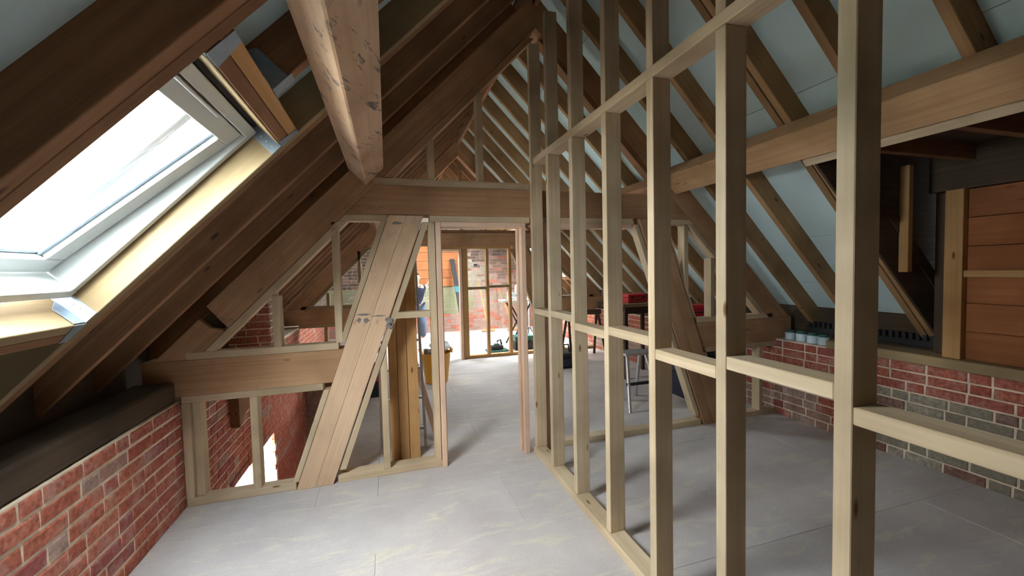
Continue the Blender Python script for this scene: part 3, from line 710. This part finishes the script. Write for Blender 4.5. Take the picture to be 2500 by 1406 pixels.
# ------------------------------------------------------------------ dormer on the right
DM = empty('dormer_frame', (3.4, .9, .83), 'dark timber dormer framing with orange board panel, right of the last stud', 'dormer')
zc = 2.25
box('ceiling_board', 2.64, RX+.15, -1.25, 1.94, zc, zc+.03, 'dark', DM, L=(1, 0, 0))
for k in range(8): box('ceiling_joist', 2.74, RX+.12, -1.1+k*.4, -1.053+k*.4, zc-.10, zc, 'brown', DM, L=(1, 0, 0))
box('front_lintel', RX, RX+.12, -1.25, 1.94, 1.97, zc, 'dark', DM, L=(0, 1, 0))
box('corner_post', RX-.02, RX+.08, 1.745, 1.84, .823, 1.97, 'post', DM)
for k in range(6):
    z0 = .823+k*.191
    box('front_board', RX+.03, RX+.06, -1.2, 1.743, z0, min(z0+.188, 1.97), 'board', DM, L=(0, 1, 0))
box('front_rail', RX-.01, RX+.029, -1.2, 1.743, 1.38, 1.425, 'post', DM, L=(0, 1, 0))
cheek = [(2.45, 2.30), (RX+.1, 2.30), (RX+.1, .83), (3.95, .83)]
polyY('cheek_board', [(2.50, 2.27), (RX+.25, 2.27), (RX+.25, .85)], 1.957, 1.975, 'dark', DM)
box('cheek_stud', 3.42, 3.465, 1.90, 1.955, 1.42, 2.15, 'post', DM); box('cheek_stud', 3.06, 3.105, 1.90, 1.955, 1.78, 2.15, 'brown', DM)
box('far_return', RX+.10, RX+.24, 1.76, 1.95, .83, zc, 'dark', DM)
box('dormer_roof', 2.80, RX+.3, -1.4, 1.99, zc+.031, zc+.08, 'dark', DM, L=(1, 0, 0)); box('near_cheek', 2.4, RX+.2, -1.3, -1.25, .8, zc, 'dark', DM, L=(1, 0, 0)); box('outer_sheathing', RX+.125, RX+.15, -1.3, 1.95, .7, zc, 'dark', DM, L=(0, 1, 0))
beam('dormer_plate', P(1, 1.40, -1.2, 1.575), P(1, 1.40, 1.95, 1.575), uvec(1)*.047, nvec(1)*.09, 'green', DM)

exec_small = True
# ------------------------------------------------------------------ small things
# yellow tub with rubble
tb = empty('rubble_tub', (.6, 5.6, 0), 'yellow flexible tub full of rubble and cloth, beyond the door opening', 'bucket')
lathe('tub_body', [(.145, .0), (.155, .02), (.20, .40), (.212, .41), (.205, .412), (.192, .40), (.15, .04), (.01, .03)], .6, 5.6, 'yellow', tb, seg=28)
for sx in (-1, 1):
    pts = [(.6+sx*.205, 5.6-.07, .40), (.6+sx*.215, 5.6-.05, .445), (.6+sx*.22, 5.6, .462), (.6+sx*.215, 5.6+.05, .445), (.6+sx*.205, 5.6+.07, .40)]
    tube('handle', pts, .012, 'yellow', tb)
rr = random.Random(4)
for k in range(16):
    a = rr.uniform(0, 6.28); r0 = rr.uniform(0, .14); cx, cy, cz = .6+r0*math.cos(a), 5.6+r0*math.sin(a), .36+rr.uniform(0, .06); s = rr.uniform(.03, .06)
    vs = [(cx+rr.uniform(.6, 1)*s*i, cy+rr.uniform(.6, 1)*s*j, cz+rr.uniform(.6, 1)*s*k2) for i in (-1, 1) for j in (-1, 1) for k2 in (-1, 1)]
    mk('rubble_piece', vs, [(0, 1, 3, 2), (4, 6, 7, 5), (0, 4, 5, 1), (2, 3, 7, 6), (0, 2, 6, 4), (1, 5, 7, 3)], 'rubble', tb, bev=.008)
def drape(name, cx, cy, z, r, h, mat, parent, seed):
    rr = random.Random(seed); vs = []; fs = []; n = 14
    for i in range(n):
        for j in range(n):
            a, b = (i/(n-1)-.5)*2, (j/(n-1)-.5)*2
            d = min(1, math.hypot(a, b))
            vs.append((cx+a*r, cy+b*r, z + h*(1-d*d) + .02*math.sin(a*7+seed)+.02*math.cos(b*9)+rr.uniform(-.006, .006)))
    for i in range(n-1):
        for j in range(n-1): fs.append((i*n+j, (i+1)*n+j, (i+1)*n+j+1, i*n+j+1))
    k = len(vs); vs += [(x, y, zz-.012) for x, y, zz in vs]; fs += [tuple(k+v for v in reversed(f)) for f in fs]
    rim = [i*n for i in range(n)] + [(n-1)*n+j for j in range(1, n)] + [i*n+n-1 for i in range(n-2, -1, -1)] + [j for j in range(n-2, 0, -1)]
    for q in range(len(rim)): a_, b_ = rim[q], rim[(q+1) % len(rim)]; fs.append((a_, b_, b_+k, a_+k))
    return mk(name, vs, fs, mat, parent, smooth=True)
o = drape('dust_sheet', .66, 5.64, .475, .13, .09, 'cloth', None, 2); tag(o, 'crumpled white cloth lying on the rubble in the yellow tub', 'cloth')

# straight-edge leaning on the gable
se = empty('spirit_level', (1.62, 9.9, 0), 'long black and teal straight edge leaning against the far gable wall', 'spirit level')
def lean(nm, a, b, w, d, mat, p): return beam(nm, a, b, (w, 0, 0), (0, d, 0), mat, p)
a, b = V((1.70, 9.72, 0)), V((1.50, 10.12, 1.80))
lean('body', a, b, .11, .035, 'black', se)
q0, q1 = a.lerp(b, .55), a.lerp(b, .63); beam('teal_band', q0-V((.003, .003, 0)), q1-V((.003, .003, 0)), (.116, 0, 0), (0, .041, 0), 'teal', se)
# brooms / tools leaning at gable
def broom(x, tx, h, y, label):
    e = empty('broom', (x, y, 0), label, 'broom')
    tube('handle', [(x, y, .06), (tx, 10.13, h)], .014, 'post', e)
    box('head', x-.16, x+.16, y-.03, y+.03, .03, .075, 'beam', e); box('bristles', x-.155, x+.155, y-.025, y+.025, 0, .03, 'rubble', e, bev=0)
broom(2.33, 2.18, 1.30, 9.7, 'broom with pale handle leaning on the gable behind the second truss studs')
broom(2.95, 2.72, 1.02, 9.6, 'shorter broom leaning on the gable, right of the first broom')
t4 = empty('wall_socket_box', (2.17, 10.17, 1.60), 'small black socket box fixed high on the far gable brickwork', 'socket box')
box('back_box', 2.10, 2.20, 10.15, 10.185, 1.60, 1.68, 'black', t4)
box('cover_rim', 2.09, 2.21, 10.186, 10.190, 1.59, 1.69, 'silver', t4)
# saw on the floor past the second truss
def case(nm, cx, cy, z, w, d, h, mat, label, cat, lidmat=None, group=None):
    e = empty(nm, (cx, cy, z), label, cat, group)
    box('case_body', cx-w/2, cx+w/2, cy-d/2, cy+d/2, z, z+h*.6, mat, e, bev=.008)
    box('case_lid', cx-w/2+.003, cx+w/2-.003, cy-d/2+.003, cy+d/2-.003, z+h*.61, z+h, lidmat or mat, e, bev=.008)
    for sx in (-.3, .3): box('latch', cx+w*sx-.02, cx+w*sx+.02, cy-d/2-.008, cy-d/2, z+h*.5, z+h*.72, 'black', e, bev=.002)
    tube('carry_handle', [(cx-.07, cy-d/2-.004, z+h*.45), (cx-.07, cy-d/2-.03, z+h*.45), (cx+.07, cy-d/2-.03, z+h*.45), (cx+.07, cy-d/2-.004, z+h*.45)], .007, 'black', e, seg=6)
    return e
cs = empty('cordless_saw', (1.95, 7.3, 0), 'dark green cordless power tool on the floor behind the second truss studs', 'power tool')
box('base_plate', 1.72, 2.10, 7.2, 7.45, 0, .03, 'greenbox', cs); box('motor_body', 1.80, 2.02, 7.26, 7.38, .03, .11, 'black', cs, bev=.01)
tube('grip', [(1.92, 7.32, .10), (1.92, 7.32, .19), (1.98, 7.32, .21), (2.0, 7.32, .12)], .018, 'black', cs); box('battery', 1.86, 1.95, 7.28, 7.36, .11, .14, 'greenbox', cs)
case('tool_case', 2.42, 7.35, 0, .36, .26, .26, 'black', 'black tool case with green lid on the floor just past the second truss', 'tool case', 'greenbox')
# mitre saw on folding stand
ms_ = empty('mitre_saw_stand', (2.5, 7.85, 0), 'folding saw stand with black crossed legs, silver saw on top, right of the far studs', 'saw stand')
for (p, q) in (((2.30, 7.7, 0), (2.75, 7.75, .86)), ((2.75, 7.7, 0), (2.30, 7.75, .86)), ((2.30, 8.05, 0), (2.75, 8.0, .86)), ((2.75, 8.05, 0), (2.30, 8.0, .86))): tube('leg', [p, q], .017, 'black', ms_)
box('top_rail', 2.15, 2.95, 7.70, 7.76, .86, .90, 'silver', ms_); box('top_rail', 2.15, 2.95, 7.98, 8.04, .86, .90, 'silver', ms_)
for xx in (2.3, 2.75): box('cross_bar', xx-.02, xx+.02, 7.76, 7.98, .865, .895, 'black', ms_, bev=0)
sw_ = empty('mitre_saw', (2.5, 7.87, .9), 'silver and black mitre saw sitting on the folding stand', 'mitre saw')
box('base', 2.32, 2.68, 7.74, 8.0, .902, .96, 'silver', sw_, bev=.006); box('fence', 2.30, 2.70, 7.90, 7.93, .96, 1.04, 'silver', sw_)
lathe('blade_guard', [(.01, 0), (.10, .0), (.105, .02), (.10, .045), (.01, .045)], 0, 0, 'silver', sw_, seg=20)
bg_ = [c for c in sw_.children if c.name.startswith('blade_guard')][0]; bg_.matrix_basis = Matrix.Translation((2.5, 7.86, 1.10)) @ Matrix.Rotation(RAD(90), 4, 'Y')
box('motor', 2.53, 2.66, 7.82, 7.92, 1.06, 1.14, 'black', sw_, bev=.01); tube('saw_handle', [(2.5, 7.80, 1.14), (2.5, 7.74, 1.22), (2.5, 7.80, 1.26)], .014, 'red', sw_); box('arm', 2.485, 2.515, 7.90, 7.97, .96, 1.16, 'black', sw_)
# clamp lamp above
cl = empty('work_lamp', (2.56, 7.9, 1.3), 'white clip-on work lamp standing above the mitre saw', 'lamp')
tube('stand_pole', [(2.82, 8.1, 0), (2.82, 8.1, 1.35), (2.62, 7.95, 1.40)], .012, 'silver', cl); lathe('lamp_shade', [(.02, 1.44), (.04, 1.43), (.085, 1.33), (.08, 1.33), (.03, 1.40)], 2.58, 7.93, 'white', cl, seg=18)
l = D.lights.new('work_lamp_bulb', 'POINT'); l.energy = 45; l.color = (1, .88, .74); l.shadow_soft_size = .05
o = D.objects.new('work_lamp_bulb', l); C.objects.link(o); o.location = (2.58, 7.93, 1.36)
for k in range(3): a = k*2.09; tube('leg', [(2.82, 8.1, .3), (2.82+.22*math.cos(a), 8.1+.22*math.sin(a), 0)], .009, 'black', cl, seg=6)
# navy crate and red crate behind the ladder
case('storage_crate', -.30, 5.35, 0, .42, .36, .19, 'navy', 'low navy storage crate on the floor, seen between strut and ladder', 'crate')
case('storage_crate', -.28, 5.34, .19, .40, .34, .17, 'darkred', 'dark red crate on top of the navy storage crate', 'crate')
# ladder
ld = empty('ladder', (.02, 3.7, 0), 'aluminium ladder leaning behind the near partition beside the three-plank post', 'ladder')
for xx in (-.10, .26): beam('stile', (xx, 3.52, 0), (xx, 4.15, 1.75), (.022, 0, 0), (0, .055, 0), 'alu', ld)
for k in range(7): t_ = (k+.6)/7.2; yy, zz = 3.52+.63*t_+.027, 1.75*t_; tube('rung', [(-.09, yy, zz), (.27, yy, zz)], .014, 'alu', ld)
# pink batten leaning behind
tag(beam('loose_batten', (.36, 3.60, 0), (.12, 4.20, 1.0), (.05, 0, 0), (0, .022, 0), 'pink'), 'loose pale pink batten leaning against the three-plank post', 'batten')
# stepladder / hop-up seen through the stud partition
hu = empty('trestle', (2.5, 3.8, 0), 'small folding aluminium trestle standing behind the near truss door opening', 'trestle')
for (xx, yy) in ((2.33, 3.62), (2.72, 3.62), (2.33, 4.1), (2.72, 4.1)): beam('leg', (xx, yy, 0), (xx+(.10 if xx < 2.5 else -.06), 3.82 if yy < 4 else 3.92, .55), (.03, 0, 0), (0, .03, 0), 'alu', hu)
box('platform', 2.40, 2.72, 3.78, 3.98, .55, .58, 'alu', hu); box('stretcher', 2.37, 2.72, 3.72, 3.74, .25, .28, 'black', hu)
# workbench with red boxes
wb = empty('workbench', (3.2, 5.0, 0), 'rough plank workbench with dark legs in the shadowed right bay', 'workbench')
box('bench_top', 2.95, 3.62, 4.7, 5.2, .97, 1.015, 'cream', wb)
for (xx, yy) in ((3.0, 4.74), (3.52, 4.74), (3.0, 5.12), (3.52, 5.12)): box('leg', xx, xx+.045, yy, yy+.045, 0, .969, 'dark', wb)
box('apron', 2.99, 3.58, 4.72, 4.739, .88, .969, 'dark', wb)
case('toolbox', 3.24, 4.9, 1.015, .30, .2, .12, 'red', 'red toolbox on the workbench in the right bay', 'toolbox')
case('toolbox', 3.42, 4.0, .90, .34, .2, .14, 'red', 'second red toolbox on a stacked black box near the right knee wall', 'toolbox')
case('tool_case', 3.38, 4.0, 0, .44, .4, .45, 'navy', 'bottom dark navy box in the stack under the second red toolbox', 'tool case')
case('tool_case', 3.38, 4.0, .45, .42, .38, .45, 'black', 'black box stacked between the navy box and the second red toolbox', 'tool case')
# black bag on floor and sawhorse legs in second bay right
bgx = empty('tool_bag', (2.5, 5.75, 0), 'black canvas tool bag on the floor seen between the partition studs', 'tool bag')
box('bag_body', 2.36, 2.72, 5.6, 5.85, 0, .22, 'black', bgx, bev=.03); tube('bag_handle', [(2.44, 5.72, .2), (2.46, 5.72, .34), (2.62, 5.72, .34), (2.64, 5.72, .2)], .012, 'black', bgx); box('pocket', 2.42, 2.66, 5.575, 5.60, .03, .15, 'navy', bgx, bev=.008)
def sawhorse(x, y, label):
    e = empty('sawhorse', (x, y, 0), label, 'sawhorse', None)
    beam('top_bar', (x-.35, y-.02, .72), (x+.35, y-.02, .72), (0, .045, 0), (0, 0, .08), 'dark', e)
    for sx in (-1, 1):
        for sy in (-1, 1): beam('leg', (x+sx*.32, y+sy*.22, 0), (x+sx*.27, y+sy*.02, .76), (.04, 0, 0), (0, .02, 0), 'dark', e)
    return e
sawhorse(3.1, 6.2, 'dark sawhorse in the second bay, seen through the partition studs')
# clamps standing on the sawhorse
for k, xx in enumerate((2.95, 3.15)):
    e = empty('bar_clamp', (xx, 6.2, .8), 'pale bar clamp upright on the sawhorse, %s one' % ('left' if k == 0 else 'right'), 'clamp')
    tube('bar', [(xx, 6.2, .80), (xx+.02, 6.2, 1.06)], .012, 'pink', e); box('jaw', xx-.04, xx+.03, 6.185, 6.215, .80, .83, 'black', e, bev=.002)
# paint tins on the right knee wall
for k, (yy, lab) in enumerate(((3.04, 'farthest pale tin with green lid on the right knee wall'), (2.93, 'second pale tin from the truss on the right knee wall'), (2.82, 'third pale tin from the truss on the right knee wall'), (2.72, 'nearest pale tin on the right knee wall, beside the pale wall plate'))):
    e = empty('tin', (3.78, yy, .75), lab, 'tin', 'pale tins on the right knee wall')
    lathe('tin_body', [(.043, .752), (.045, .756), (.045, .82), (.043, .823)], 3.78, yy, 'paleblue', e, seg=16)
    lathe('lid', [(.03, .8235), (.038, .825), (.036, .845), (.02, .848)], 3.78, yy, 'greenbox', e, seg=16)
# hanging wedge of timber on the left wall beyond
tag(ext('timber_bracket', [(LX+.008, 3.95, .70), (LX+.008, 4.75, .70), (LX+.008, 4.45, .50), (LX+.008, 3.98, .22), (LX+.008, 3.95, .22)], (.07, 0, 0), 'brown', L=(0, 1, 0)), 'dark wedge-shaped timber bracket on the left brick wall behind the near truss', 'bracket')

# ------------------------------------------------------------------ worker, mostly hidden behind the three-ply post
def worker():
    pe = empty('person', (.57, 9.0, 0), 'person in navy top and blue jeans stooping in the far room behind the three-plank post', 'person')
    def skin(nm, pts, edges, rad, mat, sub=1):
        me = D.meshes.new(nm); me.from_pydata([p for p in pts], edges, []); o = D.objects.new(nm, me); link(o, pe)
        sk = o.modifiers.new('skin', 'SKIN'); sm = o.modifiers.new('sub', 'SUBSURF'); sm.levels = sm.render_levels = 2
        for i, r in enumerate(rad): me.skin_vertices[0].data[i].radius = (r, r)
        me.skin_vertices[0].data[0].use_root = True
        me.materials.append(mat); return o
    X, Y_ = .57, 9.0
    sk = plain('skin_tone', (.62, .36, .27), .6); jn = plain('blue_denim', (.09, .12, .18), .9); nv = plain('navy_cotton', (.03, .04, .08), .9)
    hand = (X+.32, Y_-.30, 1.36); hl = (X-.24, Y_-.52, .80)
    body = [(X, Y_, .78), (X, Y_-.09, .94), (X, Y_-.22, 1.12), (X, Y_-.28, 1.22), (X, Y_-.32, 1.28), (X, Y_-.36, 1.38), (X, Y_-.37, 1.45),
            (X-.10, Y_, .74), (X-.13, Y_-.16, .42), (X-.13, Y_+.02, .08), (X-.13, Y_-.13, .04),
            (X+.10, Y_, .74), (X+.13, Y_-.20, .42), (X+.14, Y_-.02, .08), (X+.14, Y_-.17, .04),
            (X-.18, Y_-.23, 1.17), (X-.25, Y_-.34, .94), (X-.24, Y_-.50, .82),
            (X+.17, Y_-.23, 1.17), (X+.25, Y_-.20, 1.20), (X+.31, Y_-.29, 1.33)]
    ed = [(0, 1), (1, 2), (2, 3), (3, 4), (4, 5), (5, 6), (0, 7), (7, 8), (8, 9), (9, 10), (0, 11), (11, 12), (12, 13), (13, 14), (2, 15), (15, 16), (16, 17), (2, 18), (18, 19), (19, 20)]
    rd = [.13, .125, .14, .075, .055, .085, .07, .10, .065, .045, .035, .10, .065, .045, .035, .06, .045, .032, .06, .045, .032]
    skin('body', body, ed, rd, sk)
    skin('trousers', [(X, Y_, .80), (X-.10, Y_, .74), (X-.13, Y_-.16, .42), (X-.13, Y_+.01, .11), (X+.10, Y_, .74), (X+.13, Y_-.20, .42), (X+.14, Y_-.02, .11)], [(0, 1), (1, 2), (2, 3), (0, 4), (4, 5), (5, 6)], [.15, .12, .085, .065, .12, .085, .065], jn)
    skin('top', [(X, Y_-.01, .80), (X, Y_-.09, .96), (X, Y_-.225, 1.13), (X, Y_-.28, 1.215), (X-.18, Y_-.235, 1.17), (X-.23, Y_-.30, 1.03), (X+.16, Y_-.235, 1.17), (X+.21, Y_-.22, 1.18)], [(0, 1), (1, 2), (2, 3), (2, 4), (4, 5), (2, 6), (6, 7)], [.165, .16, .16, .09, .08, .065, .08, .065], nv)
    skin('hair', [(X, Y_-.34, 1.43), (X, Y_-.32, 1.49)], [(0, 1)], [.075, .085], plain('brown_hair', (.08, .05, .03), .9))
    for sx, (hx, hy, hz) in ((-1, hl), (1, hand)):
        lathe('shoe', [(.055, 0), (.06, .03), (.05, .08), (.03, .09)], X+sx*.135, Y_-.07, 'black', pe, seg=12)
        for k in range(4):
            dx = (k-1.5)*.017
            tube('finger', [(hx+dx, hy, hz), (hx+dx*1.2+.01*sx, hy-.02, hz+.03), (hx+dx*1.3+.015*sx, hy-.045, hz+.045)], [.010, .009, .007], sk, pe, seg=6)
        tube('thumb', [(hx-.03, hy, hz-.01), (hx-.05, hy-.02, hz+.015), (hx-.045, hy-.035, hz+.03)], [.011, .010, .008], sk, pe, seg=6)
        lathe('ear', [(.008, 1.35), (.014, 1.37), (.010, 1.395)], X+sx*.083, Y_-.355, sk, pe, seg=8); lathe('eye', [(.005, 1.387), (.010, 1.395), (.005, 1.403)], X+sx*.032, Y_-.445, 'white', pe, seg=8)
    mk('nose', [(X-.012, Y_-.445, 1.355), (X+.012, Y_-.445, 1.355), (X, Y_-.475, 1.358), (X, Y_-.445, 1.392)], [(0, 1, 2), (0, 2, 3), (1, 3, 2), (0, 3, 1)], sk, pe)
worker()
# pale rubble sack heap beyond the tub
o = drape('plastic_sheet', .55, 8.3, .03, .32, .14, 'cloth', None, 5); tag(o, 'heap of pale plastic sheet on the far room floor behind the yellow tub', 'plastic sheet')
